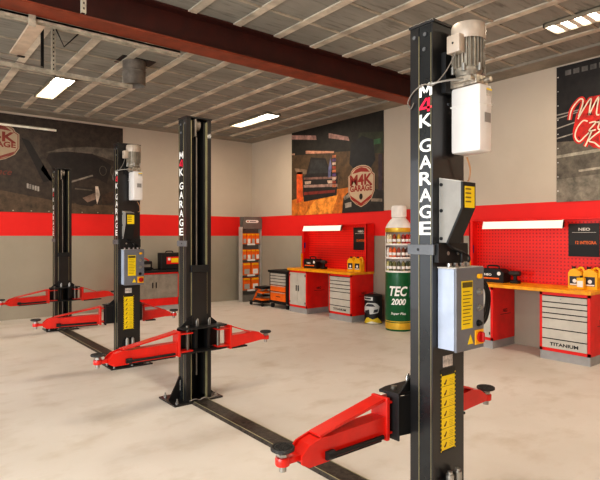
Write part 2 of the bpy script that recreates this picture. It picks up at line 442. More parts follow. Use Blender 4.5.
# poster 2 (above near bench)
p2 = thing('racing_poster', 'black and grey printed poster with red and white script lettering at far right', 'poster', (XR-.004, 3.5, 0), 'wall banners')
MB().box(-.004, .002, -2.87, 0, 2.1, 4.0).build('panel', BLACKM, p2)
m = MB()
pol(m, [(0, 2.1), (2.87, 2.1), (2.87, 4.0), (0, 4.0)], (30, 26, 24), .003)
pol(m, [(0, 2.1), (2.87, 2.1), (2.87, 2.75), (0, 2.95)], (96, 88, 76), .0035)
pol(m, [(0, 2.1), (.9, 2.1), (1.6, 2.5), (0, 2.42)], (120, 112, 98), .004)
pol(m, [(.0, 2.72), (2.8, 2.84), (2.8, 2.9), (0, 2.76)], (150, 142, 126), .0045)
pol(m, [(.3, 2.5), (2.8, 2.62), (2.8, 2.66), (.3, 2.53)], (156, 146, 130), .0045)
for v, u1, dv in ((3.33, .3, .02), (3.28, .3, .045), (3.14, .3, .06), (3.0, .3, .05)):
    pol(m, [(0, v-.012), (u1, v+dv-.01), (u1, v+dv+.006), (0, v+.008)], (146, 138, 128), .005)
for i in range(6): pol(m, [(.12+.11*i, 3.86), (.2+.11*i, 3.86), (.2+.11*i, 3.93), (.12+.11*i, 3.93)], (96, 92, 88), .005)
for i in range(9): pol(m, [(.012, 2.25+.2*i), (.03, 2.25+.2*i), (.03, 2.265+.2*i), (.012, 2.265+.2*i)], (200, 196, 190), .006)
pol(m, [(.27, 3.3), (.5, 3.5), (1.0, 3.42), (1.0, 2.92), (.7, 2.86), (.5, 2.8), (.22, 3.05)], (186, 34, 24), .006)
m.build('printed_picture', PRINT, p2, recalc=False)
def brush(mb, pts, w, k):
    P = []
    n = len(pts)
    for i in range(n-1):
        p0 = pts[max(0, i-1)]; a = pts[i]; b = pts[i+1]; p3 = pts[min(n-1, i+2)]
        for j in range(6):
            t = j/6
            P.append(tuple(.5*(2*a[q]+(b[q]-p0[q])*t+(2*p0[q]-5*a[q]+4*b[q]-p3[q])*t*t+(3*a[q]-p0[q]-3*b[q]+p3[q])*t**3) for q in (0, 1)))
    P.append(pts[-1])
    L, Rr = [], []
    for i, p in enumerate(P):
        q = P[min(i+1, len(P)-1)]; o_ = P[max(0, i-1)]
        dx, dy = q[0]-o_[0], q[1]-o_[1]; l = math.hypot(dx, dy) or 1
        nx, ny = -dy/l*w/2, dx/l*w/2
        L.append((p[0]+nx, p[1]+ny)); Rr.append((p[0]-nx, p[1]-ny))
    for i in range(len(P)-1):
        mb.face([Q(*L[i], k), Q(*L[i+1], k), Q(*Rr[i+1], k), Q(*Rr[i], k)])
strokes = [[(.12, 3.25), (.16, 3.42), (.28, 3.55), (.33, 3.5), (.26, 3.28)], [(.25, 3.24), (.36, 3.42), (.45, 3.53), (.43, 3.38), (.42, 3.27)],
           [(.42, 3.27), (.49, 3.42), (.56, 3.53), (.54, 3.38), (.53, 3.27), (.57, 3.25)], [(.64, 3.42), (.62, 3.3), (.65, 3.25), (.69, 3.29)], [(.66, 3.48), (.675, 3.50)],
           [(.4, 3.18), (.33, 3.2), (.24, 3.1), (.21, 2.97), (.27, 2.88), (.36, 2.95), (.42, 3.0)],
           [(.42, 3.15), (.52, 3.15), (.42, 3.03), (.52, 3.03)], [(.6, 3.2), (.55, 3.05), (.6, 3.02)], [(.53, 3.14), (.64, 3.15)],
           [(.46, 3.02), (.41, 2.9), (.36, 2.79)], [(.58, 3.0), (.42, 2.88), (.5, 2.83), (.58, 2.76), (.66, 2.8)], [(.66, 2.95), (.6, 2.9), (.62, 2.83), (.69, 2.85), (.7, 2.93), (.66, 2.95)]]
strokes = [[(.18+(u-.12)*.86, 3.49+(v-3.55)*.86) for u, v in s] for s in strokes]
m = MB()
for s in strokes: brush(m, s, .064, .008)
m.build('script_outline', mat('script red', (196, 36, 26), .55), p2)
m = MB()
for s in strokes: brush(m, s, .019, .011)
m.build('script_lettering', mat('script cream', (226, 206, 182), .55), p2)

# mural on the back wall
mu = thing('wall_mural', 'wide dark brown printed mural of a vintage car on the back wall', 'mural', (0, YB-.004, 0), 'wall banners')
Q = lambda u, v, k=0: (u, -.002-k, v)
MB().box(-.9, 4.05, -.004, .002, 2.09, 3.98).build('panel', BLACKM, mu)
m = MB()
pol(m, [(-.9, 2.09), (4.05, 2.09), (4.05, 3.98), (-.9, 3.98)], (56, 46, 38), .003)
pol(m, [(-.9, 2.09), (4.05, 2.09), (4.05, 2.28), (2.9, 2.3), (1.7, 2.5), (-.9, 2.5)], (82, 66, 50), .0035)
pol(m, [(2.5, 3.3), (2.8, 3.42), (3.3, 3.5), (3.9, 3.52), (4.05, 3.4), (4.05, 3.2), (3.4, 3.36), (2.9, 3.36)], (92, 84, 74), .004)
pol(m, [(2.55, 3.28), (2.9, 3.36), (3.4, 3.36), (3.8, 3.15), (3.7, 2.75), (3.5, 2.85), (3.0, 2.8), (2.6, 2.7), (2.4, 2.95)], (34, 28, 25), .0045)
pol(m, [(2.05, 3.55), (2.2, 3.5), (2.62, 2.75), (2.45, 2.7)], (24, 20, 18), .0045)
pol(m, [(2.2, 3.5), (2.3, 3.5), (2.72, 2.82), (2.62, 2.76)], (58, 50, 43), .0048)
pol(m, [(2.95, 2.75), (3.4, 2.92), (3.42, 2.89), (2.97, 2.72)], (130, 122, 112), .005)
pol(m, [(3.05, 2.66), (3.5, 2.64), (3.58, 2.4), (3.4, 2.25), (3.1, 2.28), (2.9, 2.45)], (44, 36, 30), .005)
pol(m, [(3.46, 2.68), (3.52, 2.68), (3.56, 2.5), (3.5, 2.3), (3.47, 2.42)], (190, 176, 162), .0055)
pol(m, [(3.2, 2.42), (3.47, 2.55), (3.46, 2.4), (3.3, 2.33)], (120, 98, 84), .0055)
pol(m, [(3.05, 2.62), (3.4, 2.6), (3.4, 2.58), (3.05, 2.59)], (88, 80, 70), .0055)
pol(m, [(3.6, 2.5), (4.05, 2.7), (4.05, 2.4), (3.6, 2.3)], (66, 48, 36), .005)
pol(m, [(1.7, 2.75), (2.3, 2.7), (2.9, 2.45), (2.9, 2.42), (2.3, 2.62), (1.7, 2.68)], (54, 46, 38), .005)
for i in range(5):
    u = 2.15+.047*i; pol(m, [(u, 2.66-.012*i), (u+.036, 2.655-.012*i), (u+.036, 2.56-.012*i), (u, 2.565-.012*i)], (150, 144, 136), .006)
for i in range(7): pol(m, [(1.9+.32*i, 2.11), (1.925+.32*i, 2.11), (1.925+.32*i, 2.13), (1.9+.32*i, 2.13)], (170, 160, 140), .006)
for i in range(4):
    a = i*PI/2
m.build('printed_picture', PRINT, mu, recalc=False)
m = MB()
for cx_ in (3.62, 3.85):
    m.tube([(cx_+.07*math.cos(a*PI/8), -.006, 3.02+.1*math.sin(a*PI/8)) for a in range(17)], .006, smooth=0)
m.build('printed_ring', mat('ring grey', (84, 76, 66), .6), mu)
badge(mu, (1.62, -.011, 3.42), .80, .74, (1, 0, 0), (0, 0, 1), (0, -1, 0), (158, 138, 112), (120, 40, 26))
m = MB(); text(m, 'Race', (1.72, -.01, 2.86), (1, 0, 0), (0, 0, 1), .12, .34, .0, .4)
m.build('script_lettering', mat('mural script', (110, 46, 30), .6), mu)
o = thing('wall_tube_lamp', 'unlit slim metal tube lamp mounted across the dark mural', 'lamp', (1.55, YB-.05, 3.775))
MB().cyl((-1.2, 0, -.02), (1.13, 0, -.02), .022).build('tube', mat('tube silver', (250, 238, 220), .35, 0), o, smooth=True)
MB().box(-1.2, 1.1, .0, .035, -.015, .02).build('housing', mat('housing', (120, 108, 92), .5), o)

# ------------------------------------------------------------------ lift columns
def make_arm(parent, side, L, ang, px, py, s):
    """side -1 reaches to -X, +1 to +X; the arm is modelled along its own +x"""
    rz = ang if side > 0 else PI+ang
    fy = 1 if side < 0 else -1            # which own y looks to world -Y
    a = MB()
    a.box(-.03, .12, -.055, .055, .70, .712).box(-.03, .12, -.055, .055, .532, .544)
    a.box(.10, .125, -.06, .06, .50, .735, .004)
    if L > .7:
        a.prism([(.12, .51), (L-.2, .51), (L-.14, .515), (L-.09, .53), (L-.09, .565), (L-.14, .605), (L-.2, .622), (.12, .632)], 'y', -.045, .045)
    else:
        a.prism([(.12, .51), (L-.2, .535), (L-.06, .55), (L-.05, .585), (L-.12, .63), (L-.2, .645), (L-.28, .635), (.12, .632)], 'y', -.05, .05)
    arm = a.build('arm', RED, parent, (px, py, 0), rz)
    m = MB()
    if L > .7: m.prism([(.11, .735), (L-.2, .640), (L-.2, .630), (.11, .718)], 'y', -.045, .045)
    else: m.prism([(.11, .735), (.34, .650), (.34, .640), (.11, .722)], 'y', -.05, .0)
    m.build('brace', RED, arm)
    if L > .7:
        for ys in ((.046, .056), (-.056, -.046)):
            MB().prism([(L-.25, .505), (L-.12, .505), (L-.075, .53), (L-.075, .57), (L-.12, .61), (L-.2, .632), (L-.25, .628)], 'y', *ys).build('end_cheek', RED, arm)
        MB().cyl((.16, fy*.064, .535), (L-.26, fy*.064, .535), .012, seg=10).cyl((L-.27, fy*.066, .54), (L-.22, fy*.066, .54), .022, seg=16).build('lock_rod', BLACKM, arm, smooth=True)
    MB().box(.14, L-.25, -.035, .035, .495, .509).build('under_strip', BLACKM, arm)  # black strip along the underside of the arm tube
    MB().box(L-.12, L-.01, -.024, .024, .538, .566, .003).lathe([(.018, .535), (.034, .535), (.036, .54), (.036, .568), (.034, .573), (.018, .573)], (L, 0)).build('pad_holder', RED, arm, smooth=True)
    MB().cyl((L, 0, .505), (L, 0, .61), .018).cyl((L, 0, .578), (L, 0, .59), .03, seg=6).build('pad_screw', CHROME, arm, smooth=True)
    m = MB(); m.lathe([(0, .598), (.03, .598), (.052, .604), (.058, .608), (.058, .618), (.055, .622), (.048, .622), (.046, .618), (0, .618)], (L, 0))
    for k in range(-3, 4):
        h = math.sqrt(.042**2-(k*.012)**2); m.box(L+k*.012-.003, L+k*.012+.003, -h, h, .618, .6225)
    m.build('rubber_pad', RUB, arm, smooth=True)
    return arm

def make_column(label, x, y, s, powered, armL, armR, cat='car lift'):
    t = thing('lift_column', label, cat, (x, y, 0), 'two-post lift columns')
    t2 = lambda mb, n, m, sm=False, par=t: mb.build(n, m, par, smooth=sm, ymir=s)
    # C-section post
    D = .152 if powered else .17; W = .148 if powered else .135
    pr = [(-.13, .17), (-.13, 0), (.135, 0), (.135, .17), (.088, .17), (.088, .163), (.128, .163), (.128, .007), (-.123, .007), (-.123, .163), (-.083, .163), (-.083, .17)]
    pr = [(u if u < 0 else u+W-.135, v if v < .1 else v+D-.17) for u, v in pr]
    t2(MB().prism(pr, 'z', .015, 2.775), 'post', BLACK)
    t2(MB().box(-.12, -.06, .03, .14, .05, 2.76).box(.065, .12, .03, .14, .05, 2.76), 'slide_rail', BLACKM)
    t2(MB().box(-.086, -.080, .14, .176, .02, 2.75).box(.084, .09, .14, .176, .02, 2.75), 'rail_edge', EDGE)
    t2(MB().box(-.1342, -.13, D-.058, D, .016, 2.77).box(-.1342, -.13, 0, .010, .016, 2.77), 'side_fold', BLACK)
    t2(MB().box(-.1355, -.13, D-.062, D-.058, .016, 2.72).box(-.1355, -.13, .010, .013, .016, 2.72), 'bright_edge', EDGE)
    t2(MB().box(-.1318, -.13, .013, D-.062, .016, 2.77), 'side_band', BAND)
    m = MB().box(-.138, W+.008, -.008, D+.01, 2.775, 2.79, .002)
    t2(m, 'top_plate', BLACK)
    m = MB()
    for (yy, zz) in ((D-.03, 2.72), (.05, 2.72), (.055, 2.64)): m.cyl((-.131, yy, zz), (-.140, yy, zz), .011, seg=10)
    for zz in (2.7, 2.35, 1.9): m.cyl((.0, 0, zz), (.0, -.006, zz), .008, seg=8)
    t2(m, 'bolt', GREYSTRAP, True)
    # pulley and chain in the open side
    t2(MB().cyl((-.02, .1, 2.72), (.03, .1, 2.72), .055).box(-.04, -.025, .09, .17, 2.60, 2.77), 'pulley', DUCT, True)
    m = MB(); m.tube([(.0, .12, .25), (.0, .12, 2.6)], .008, seg=6, smooth=0)
    t2(m, 'chain', DUCT)
    # lettering
    zs = [2.418, 2.336, 2.252, 2.116, 2.026, 1.936, 1.846, 1.756, 1.666]
    yl = s*((.013+D-.062)/2-(.004 if powered else 0)); m = MB()
    for ch, z in zip('M4KGARAGE', zs):
        if ch == 'M': bars(m, -.1345, yl, z, .086, .072, GLYPH_M)
        elif ch != '4': text(m, ch, (-.1335, yl, z), LFT['right'], LFT['up'], .072, .086, .018)
    m.build('lettering', WHITE, t)
    m = MB(); bars(m, -.1345, yl, zs[1], .084, .076, GLYPH_4); o = m.build('red_numeral', REDP, t)
    o['label'] = 'pink red numeral 4'
    # strap and side lock box
    t2(MB().box(-.145, -.13, -.012, D+.012, 1.522, 1.578, .002), 'strap', GREYSTRAP)
    t2(MB().cyl((-.145, .09, 1.55), (-.1465, .09, 1.55), .008, seg=10), 'strap_hole', BLACKM)
    if powered:
        t2(MB().box(-.125, W-.002, -.03, 0, 1.48, 1.585, .003), 'cross_bracket', BLACKM)
        t2(MB().cyl((-.04, -.03, 1.53), (-.04, -.033, 1.53), .011, seg=10).cyl((.05, -.03, 1.53), (.05, -.033, 1.53), .011, seg=10), 'bracket_bolt', CHROME)
    # base plate, gussets, bolts
    b = MB().box(-.27, .25, -.165, .205, 0, .016, .002); t2(b, 'base_plate', BLACK)
    for gx in (-.128, .122):
        t2(MB().prism([(0, .016), (-.15, .016), (-.15, .04), (0, .25)], 'x', gx, gx+.01), 'gusset', BLACK)
    t2(MB().prism([(-.13, .016), (-.25, .016), (-.25, .03), (-.13, .25)], 'y', .02, .03).prism([(.135, .016), (.235, .016), (.135, .14)], 'y', .02, .03), 'side_gusset', BLACK)
    m = MB()
    for bx, by in ((-.22, -.12), (0, -.12), (.2, -.12), (-.22, .15), (.2, .15)):
        m.cyl((bx, by, .016), (bx, by, .02), .02, seg=14).cyl((bx, by, .02), (bx, by, .036), .014, seg=6).cyl((bx, by, .03), (bx, by, .06), .007, seg=8)
    t2(m, 'anchor_bolt', CHROME)
    # carriage
    t2(MB().box(-.078, .083, .15, .185, .72, 1.27, .003), 'carriage', BLACK)
    t2(MB().box(-.09, .095, .15, .20, 1.27, 1.34, .004), 'carriage_bar', BLACKM)
    yk = MB()
    for z0, z1 in ((.738, .752), (.515, .529)):
        yk.prism([(-.075, .15), (-.23, .18), (-.23, .30), (-.15, .32), (.15, .32), (.24, .30), (.24, .18), (.08, .15)], 'z', z0, z1)
    yk.box(-.08, -.05, .17, .24, .53, .738).box(.055, .085, .17, .24, .53, .738)
    yk.prism([(-.075, .752), (-.2, .752), (-.075, .86)], 'y', .17, .18).prism([(.08, .752), (.21, .752), (.08, .86)], 'y', .17, .18)
    yk.box(-.225, -.075, .152, .162, .53, .738).box(.08, .235, .152, .162, .53, .738)
    t2(yk, 'yoke', BLACKM)
    m = MB()
    for bx in (-.16, .17): m.cyl((bx, .25, .51), (bx, .25, .77), .018)
    t2(m, 'pivot_pin', mat('dark steel pin', (120, 114, 104), .3, .7), True)  # darker, duller steel than the other bright fittings
    if powered: t2(MB().box(-.236, -.226, .15, .235, .50, .76, .002).box(-.225, -.20, .162, .2, .53, .738), 'side_guard', BLACKM)
    m = MB()
    for bx in (-.06, .07): m.tube([(bx, .24, .752), (bx, .24, .80), (bx+.015, .24, .82), (bx+.015, .24, .752)], .006)
    t2(m, 'release_handle', CHROME, True)
    make_arm(t, -1, armL[0], armL[1], -.16, s*.25, s)
    make_arm(t, 1, armR[0], armR[1], .17, s*.25, s)
    if not powered:
        m = MB(); m.box(-.02, .03, .0, .006, 0, .07)
        MB().box(-.134, -.132, -.035 if s < 0 else .01, -.015 if s < 0 else .03, .10, .2).build('side_label', PAPER, t)
        MB().tube([(-.1, -.17, .02), (-.05, -.19, .035), (.0, -.19, .02), (.04, -.21, .04), (.1, -.2, .02), (.16, -.2, .03)], .007).build('hose', CABLE, t)
        return t
    # oil tank, valve block, motor, on the outer (-Y) face
    TX, TY = .045, -.115
    tank = MB().box(-.012, .105, -.206, -.026, 2.07, 2.425, .014).box(-.014, .107, -.208, -.024, 2.318, 2.328, .003).build('oil_tank', WHITEP, t, smooth=True)
    MB().box(.03, .085, -.2085, -.2068, 2.225, 2.275).build('tank_label', mat('tank grey label', (150, 144, 138), .6), tank)
    MB().box(.045, .095, -.2085, -.2068, 2.365, 2.405).build('warning_label', PAPER, tank)
    MB().box(.045, .095, -.2088, -.2085, 2.395, 2.405).build('label_strip', YEL, tank)
    MB().box(-.02, .09, -.19, -.01, 2.425, 2.475, .006).box(-.05, .0, -.16, -.06, 2.44, 2.47, .004).cyl((-.02, -.17, 2.45), (-.06, -.17, 2.45), .014).cyl((.06, -.19, 2.45), (.06, -.225, 2.45), .014).build('valve_block', mat('alu block', (170, 160, 145), .35, .7, .2, 30), t)
    mo = MB(); mo.lathe([(0, 2.475), (.06, 2.475), (.066, 2.49), (.074, 2.50), (.074, 2.505)], (.02, TY)); mo.cyl((.02, TY, 2.50), (.02, TY, 2.68), .072)
    for k in range(26):
        a = 2*PI*k/26; c, sn = math.cos(a), math.sin(a)
        p = [(.02+.07*c-.003*sn, TY+.07*sn+.003*c), (.02+.086*c-.002*sn, TY+.086*sn+.002*c), (.02+.086*c+.002*sn, TY+.086*sn-.002*c), (.02+.07*c+.003*sn, TY+.07*sn-.003*c)]
        mo.prism(p, 'z', 2.515, 2.67)
    motor = mo.build('motor', MOTOR, t, smooth=True)
    MB().lathe([(.088, 2.665), (.090, 2.668), (.090, 2.735), (.084, 2.752), (.05, 2.760), (0, 2.760)], (.02, TY)).build('fan_cowl', MOTORCAP, motor, smooth=True)
    MB().box(-.105, -.05, TY-.03, TY+.05, 2.585, 2.68, .006).build('terminal_box', MOTORCAP, motor, smooth=True)
    MB().cyl((-.105, TY+.01, 2.635), (-.107, TY+.01, 2.635), .006, seg=8).build('box_screw', BLACKM, motor)
    m = MB()
    for a in range(6): m.cyl((.02+.082*math.cos(a*PI/3+.3), TY+.082*math.sin(a*PI/3+.3), 2.49), (.02+.082*math.cos(a*PI/3+.3), TY+.082*math.sin(a*PI/3+.3), 2.53), .01, seg=8)
    m.build('flange_bolt', CHROME, motor)
    MB().box(-.06, .05, -.03, 0, 2.4, 2.62).build('motor_bracket', BLACKM, t)
    MB().tube([(-.08, TY, 2.60), (-.10, -.06, 2.5), (-.142, -.01, 2.43), (-.145, .05, 2.445), (-.145, .12, 2.42), (-.145, .16, 2.37), (-.145, .14, 2.33), (-.145, .12, 2.36)], .0035).build('hose', CABLE, t, smooth=True)
    MB().tube([(.0, -.17, 2.445), (-.08, -.1, 2.45), (-.14, -.01, 2.44), (-.14, .03, 2.44)], .006).build('hydraulic_pipe', CHROME, t, smooth=True)
    MB().tube([(.09, -.06, 2.06), (.12, -.06, 2.0), (.125, -.05, 1.94), (.10, -.06, 1.93)], .005).build('drain_hose', mat('copper hose', (176, 130, 90), .4), t, smooth=True)
    # safety hood
    prf = [(-.004, 1.935), (-.15, 1.905), (-.15, 1.775), (-.06, 1.588), (-.004, 1.588)]
    hood = MB().prism(prf, 'x', -.085, .015).build('lock_hood', mat('hood grey', (150, 146, 138), .42, .1, .04), t)
    pf2 = [(-.143, 1.909), (-.156, 1.906), (-.156, 1.773), (-.062, 1.584), (-.05, 1.584), (-.143, 1.772)]
    MB().prism(pf2, 'x', -.088, .024).build('hood_front', BLACKM, hood)
    MB().prism([(-.004, 1.939), (-.15, 1.909), (-.15, 1.905), (-.004, 1.935)], 'x', -.087, .02).build('hood_top', GREYL, hood)
    MB().box(-.074, .013, -.1582, -.1562, 1.772, 1.885).build('hood_sticker', YEL, hood)
    m = MB()
    for k in range(4): m.box(-.07, -.02, -.1592, -.1582, 1.80+.022*k, 1.808+.022*k)
    m.build('sticker_marks', mat('olive print', (120, 100, 20), .5), hood)
    m = MB()
    for z in (1.90, 1.76, 1.61): m.cyl((-.085, -.02, z), (-.092, -.02, z), .009, seg=10)
    m.build('hood_screw', BLACKM, hood)
    # control box
    cb = MB().box(-.097, .152, -.106, -.004, 1.018, 1.45, .004).build('control_box', BOXG, t)
    MB().box(-.100, .155, -.124, -.108, 1.012, 1.456, .004).build('box_door', BOXD, cb)
    MB().box(-.1, .155, -.118, -.002, 1.45, 1.458, .002).build('box_lid', GREYL, cb)
    MB().box(-.055, .045, -.1262, -.1242, 1.13, 1.385).build('instruction_sticker', YEL, cb)
    m = MB().box(-.05, .04, -.1275, -.1262, 1.35, 1.378)
    for k in range(10): m.box(-.045, -.045+.06+.02*((k*7) % 3)/2, -.1275, -.1262, 1.155+.019*k, 1.159+.019*k)
    m.build('sticker_print', mat('dim print', (96, 84, 20), .5), cb)
    MB().cyl((.10, -.124, 1.405), (.10, -.14, 1.405), .013).box(.09, .125, -.135, -.124, 1.395, 1.418, .002).build('indicator', YELD, cb)
    for z in (1.32, 1.235, 1.15):
        k = MB().cyl((.10, -.124, z), (.10, -.132, z), .018, seg=18).cyl((.10, -.132, z), (.10, -.145, z), .011, seg=14).build('push_button', CHROME if z != 1.15 else BLACKM, cb, smooth=True)
    sw = MB().box(.065, .145, -.13, -.124, 1.035, 1.115, .002).build('switch_plate', YELD, cb)
    MB().cyl((.108, -.13, 1.075), (.108, -.142, 1.075), .029).box(.100, .116, -.156, -.142, 1.05, 1.1, .003).build('rotary_switch', mat('switch red', (190, 20, 18), .4), sw, smooth=True)
    MB().prism([(.0, 1.045), (.05, 1.045), (.025, 1.095)], 'y', -.1265, -.1245).build('warning_triangle', YEL, cb)
    m = MB()
    for k in range(4): m.cyl((-.07+.055*k, -.06, 1.458), (-.07+.055*k, -.06, 1.478), .012, seg=12)
    m.build('cable_gland', CHROME, cb)
    m = MB(); m.tube([(.04, -.06, 1.47), (.05, -.05, 1.53), (-.03, -.05, 1.56), (-.07, -.03, 1.60)], .008)
    m.tube([(.1, -.06, 1.47), (.11, -.06, 1.51), (.04, -.04, 1.545), (.0, -.03, 1.56)], .006)
    for dz in ((0, .02, .04) if y < 3 else ()):
        m.tube([(.15, -.05, 1.35-dz*.5), (.27, -.04, 1.38-dz), (.36-dz*.8, -.03, 1.29), (.355-dz*.9, -.03, 1.19+dz*.5), (.29-dz, -.04, 1.12+dz*.5), (.15, -.05, 1.10+dz*.5)], .007)
    m.build('cable', BLACKM, t, smooth=True)
    # stickers on the post
    MB().box(-.045, .04, -.0022, 0, .905, .967).build('rating_label', PAPER, t)
    m = MB().box(-.068, .068, -.0018, 0, .44, .895); m.build('sticker_border', mat('sticker black', (30, 28, 20), .5), t)
    st = MB().box(-.058, .058, -.003, -.0018, .452, .858).build('safety_sticker', YEL, t)
    m = MB()
    for k in range(1, 7): m.box(-.058, .058, -.0038, -.003, .452+k*.058, .4538+k*.058)
    for k in range(7):
        z = .465+k*.057
        m.prism([(-.036, z), (-.024, z+.004), (-.014, z+.024), (-.020, z+.030), (-.030, z+.014), (-.040, z+.010)], 'y', -.0038, -.003)
        for q in range(4): m.box(.008, .045, -.0036, -.003, z+.009*q, z+.001+.009*q)
    m.build('sticker_pictograms', mat('sticker brown print', (90, 60, 20), .5), st)
    m = MB()
    for k in range(20):
        z = .445+k*.022
        if z < .88: m.box(-.0665, -.0605, -.0024, -.0018, z, z+.008).box(.0605, .0665, -.0024, -.0018, z, z+.008)
    m.build('border_stripe', YEL, st)
    m = MB()
    for bx in (-.03, .04): m.cyl((bx, -.035, .18), (bx, -.035, .33), .022).cyl((bx, -.035, .33), (bx, -.035, .345), .014)
    m.build('hydraulic_fitting', CHROME, t, smooth=True)
    MB().box(-.07, .07, -.03, 0, .2, .3).build('fitting_bracket', BLACKM, t)
    return t

make_column('nearest black lift column with grey control box and white oil tank, letters M4K GARAGE', 2.425, 1.74, 1, True, (.79, 0.0), (.53, -.09))
make_column('unpowered black lift column with open front standing on the far end of the nearest floor strip', 2.40, 4.79, -1, False, (.84, .02), (.57, .0))
make_column('smaller black lift column with control box and white oil tank, left of the middle column', 2.39, 6.49, 1, True, (.84, -.16), (.52, -.2))
make_column('farthest black lift column without motor, standing in front of the dark mural', 2.38, 9.72, -1, False, (.82, .14), (.70, .1))

# cable covers on the floor between the columns of each lift
DPL = mat('worn dark tread plate', (62, 56, 50), .5, .3, .3, 30, .4)
for (x, y0, y1, lb) in ((2.40, 1.95, 4.58, 'dark metal cable cover strip on the floor between the two nearest lift columns'),
                        (2.38, 6.72, 9.5, 'dark metal cable cover strip on the floor between the two farthest lift columns')):
    c = MB().prism([(-.095, 0), (.095, 0), (.075, .022), (-.075, .022)], 'y', 0, y1-y0).build('floor_cable_cover', DPL, loc=(x, y0, 0))
    tag(c, lb, 'cable cover', 'floor cable covers')
    m = MB().box(-.077, -.072, .01, y1-y0-.01, .0215, .025).box(.072, .077, .01, y1-y0-.01, .0215, .025); m.build('edge_strip', EDGE, c)

# ------------------------------------------------------------------ workbenches
def peg_mat():
    m, nt, b = new_mat('red perforated panel')
    tc = nt.nodes.new('ShaderNodeTexCoord'); sp = nt.nodes.new('ShaderNodeSeparateXYZ')
    nt.links.new(tc.outputs['Object'], sp.inputs[0])
    def M(op, a, b_=None):
        n = nt.nodes.new('ShaderNodeMath'); n.operation = op
        for i, v in enumerate((a, b_)):
            if v is None: continue
            if isinstance(v, (int, float)): n.inputs[i].default_value = v
            else: nt.links.new(v, n.inputs[i])
        return n.outputs[0]
    def cell(o): return M('SUBTRACT', M('FRACT', M('MULTIPLY', o, 1/.05)), .5)
    cy, cz = cell(sp.outputs[1]), cell(sp.outputs[2])
    r = M('SQRT', M('ADD', M('MULTIPLY', cy, cy), M('MULTIPLY', cz, cz)))
    hole = M('LESS_THAN', r, .22)
    mx = nt.nodes.new('ShaderNodeMix'); mx.data_type = 'RGBA'
    nt.links.new(hole, mx.inputs['Factor']); mx.inputs[6].default_value = lin((230, 36, 24)); mx.inputs[7].default_value = lin((168, 24, 18))
    nt.links.new(mx.outputs[2], b.inputs['Base Color']); b.inputs['Roughness'].default_value = .38
    return m
PEG = peg_mat()
BXF = -.60   # cabinet front, measured from the wall

def cabinet_shell(t, w_):
    m = MB()
    m.box(BXF+.012, -.01, -w_/2, w_/2, .115, .885)
    m.build('body', REDC, t)
    f = MB(); f.box(BXF, BXF+.012, -w_/2, -w_/2+.035, .115, .885).box(BXF, BXF+.012, w_/2-.035, w_/2, .115, .885)
    f.box(BXF, BXF+.012, -w_/2, w_/2, .115, .155).box(BXF, BXF+.012, -w_/2, w_/2, .85, .885); f.build('front_frame', REDC, t)
    MB().box(BXF+.01, -.01, -w_/2+.005, w_/2-.005, 0, .115).build('plinth', PLINTH, t)
    l = MB(); y = -w_/2-.0015
    text(l, 'NEO', (BXF+.33, y, .53), FRT['right'], FRT['up'], .05, .12, .02); l.box(BXF+.2, BXF+.48, y-.001, y+.001, .475, .481)
    l.build('side_logo', BLACKM, t)

def door_cabinet(y, w_, label):
    t = thing('door_cabinet', label, 'cabinet', (XR, y, 0), 'red workbench cabinets')
    cabinet_shell(t, w_)
    for sgn in (-1, 1):
        y0, y1 = sorted((sgn*.003, sgn*(w_/2-.037)))
        dr = MB().box(BXF-.006, BXF+.01, y0, y1, .158, .848, .003).build('door', GDOOR, t)
        yy = sgn*.035
        MB().box(BXF-.02, BXF-.006, yy-.012, yy+.012, .46, .58, .004).build('handle', BLACKM, dr)
        ye = sgn*(w_/2-.045)
        for hz in (.2, .77): MB().cyl((BXF-.012, ye, hz), (BXF-.012, ye, hz+.04), .008).build('hinge', BLACKM, dr)
    return t
def drawer_cabinet(y, w_, label):
    t = thing('drawer_cabinet', label, 'cabinet', (XR, y, 0), 'red workbench cabinets')
    cabinet_shell(t, w_)
    MB().box(BXF+.006, BXF+.0115, -w_/2+.035, w_/2-.035, .155, .85).build('drawer_gap', BLACKM, t)
    hs = [.128, .13, .138, .066, .075, .07, .085]; z = .158
    for i, h in enumerate(hs):
        d = MB().box(BXF-.008, BXF+.008, -w_/2+.038, w_/2-.038, z, z+h-.013, .002).build('drawer', GDOOR, t)
        MB().box(BXF-.004, BXF+.008, -w_/2+.045, w_/2-.045, z+h-.014, z+h-.006).build('lip_strip', BLACKM, d)  # black strip stands in for the shadow at the drawer's top lip
        if i == 0:
            m = MB(); text(m, 'TITANIUM', (BXF-.0095, 0, z+.055), LFT['right'], LFT['up'], .045, .36, .03); m.build('lettering', BLACKM, d)
        if i == 6:
            MB().cyl((BXF-.008, .04, z+.04), (BXF-.014, .04, z+.04), .009).build('lock', CHROME, d)
        z += h
    return t

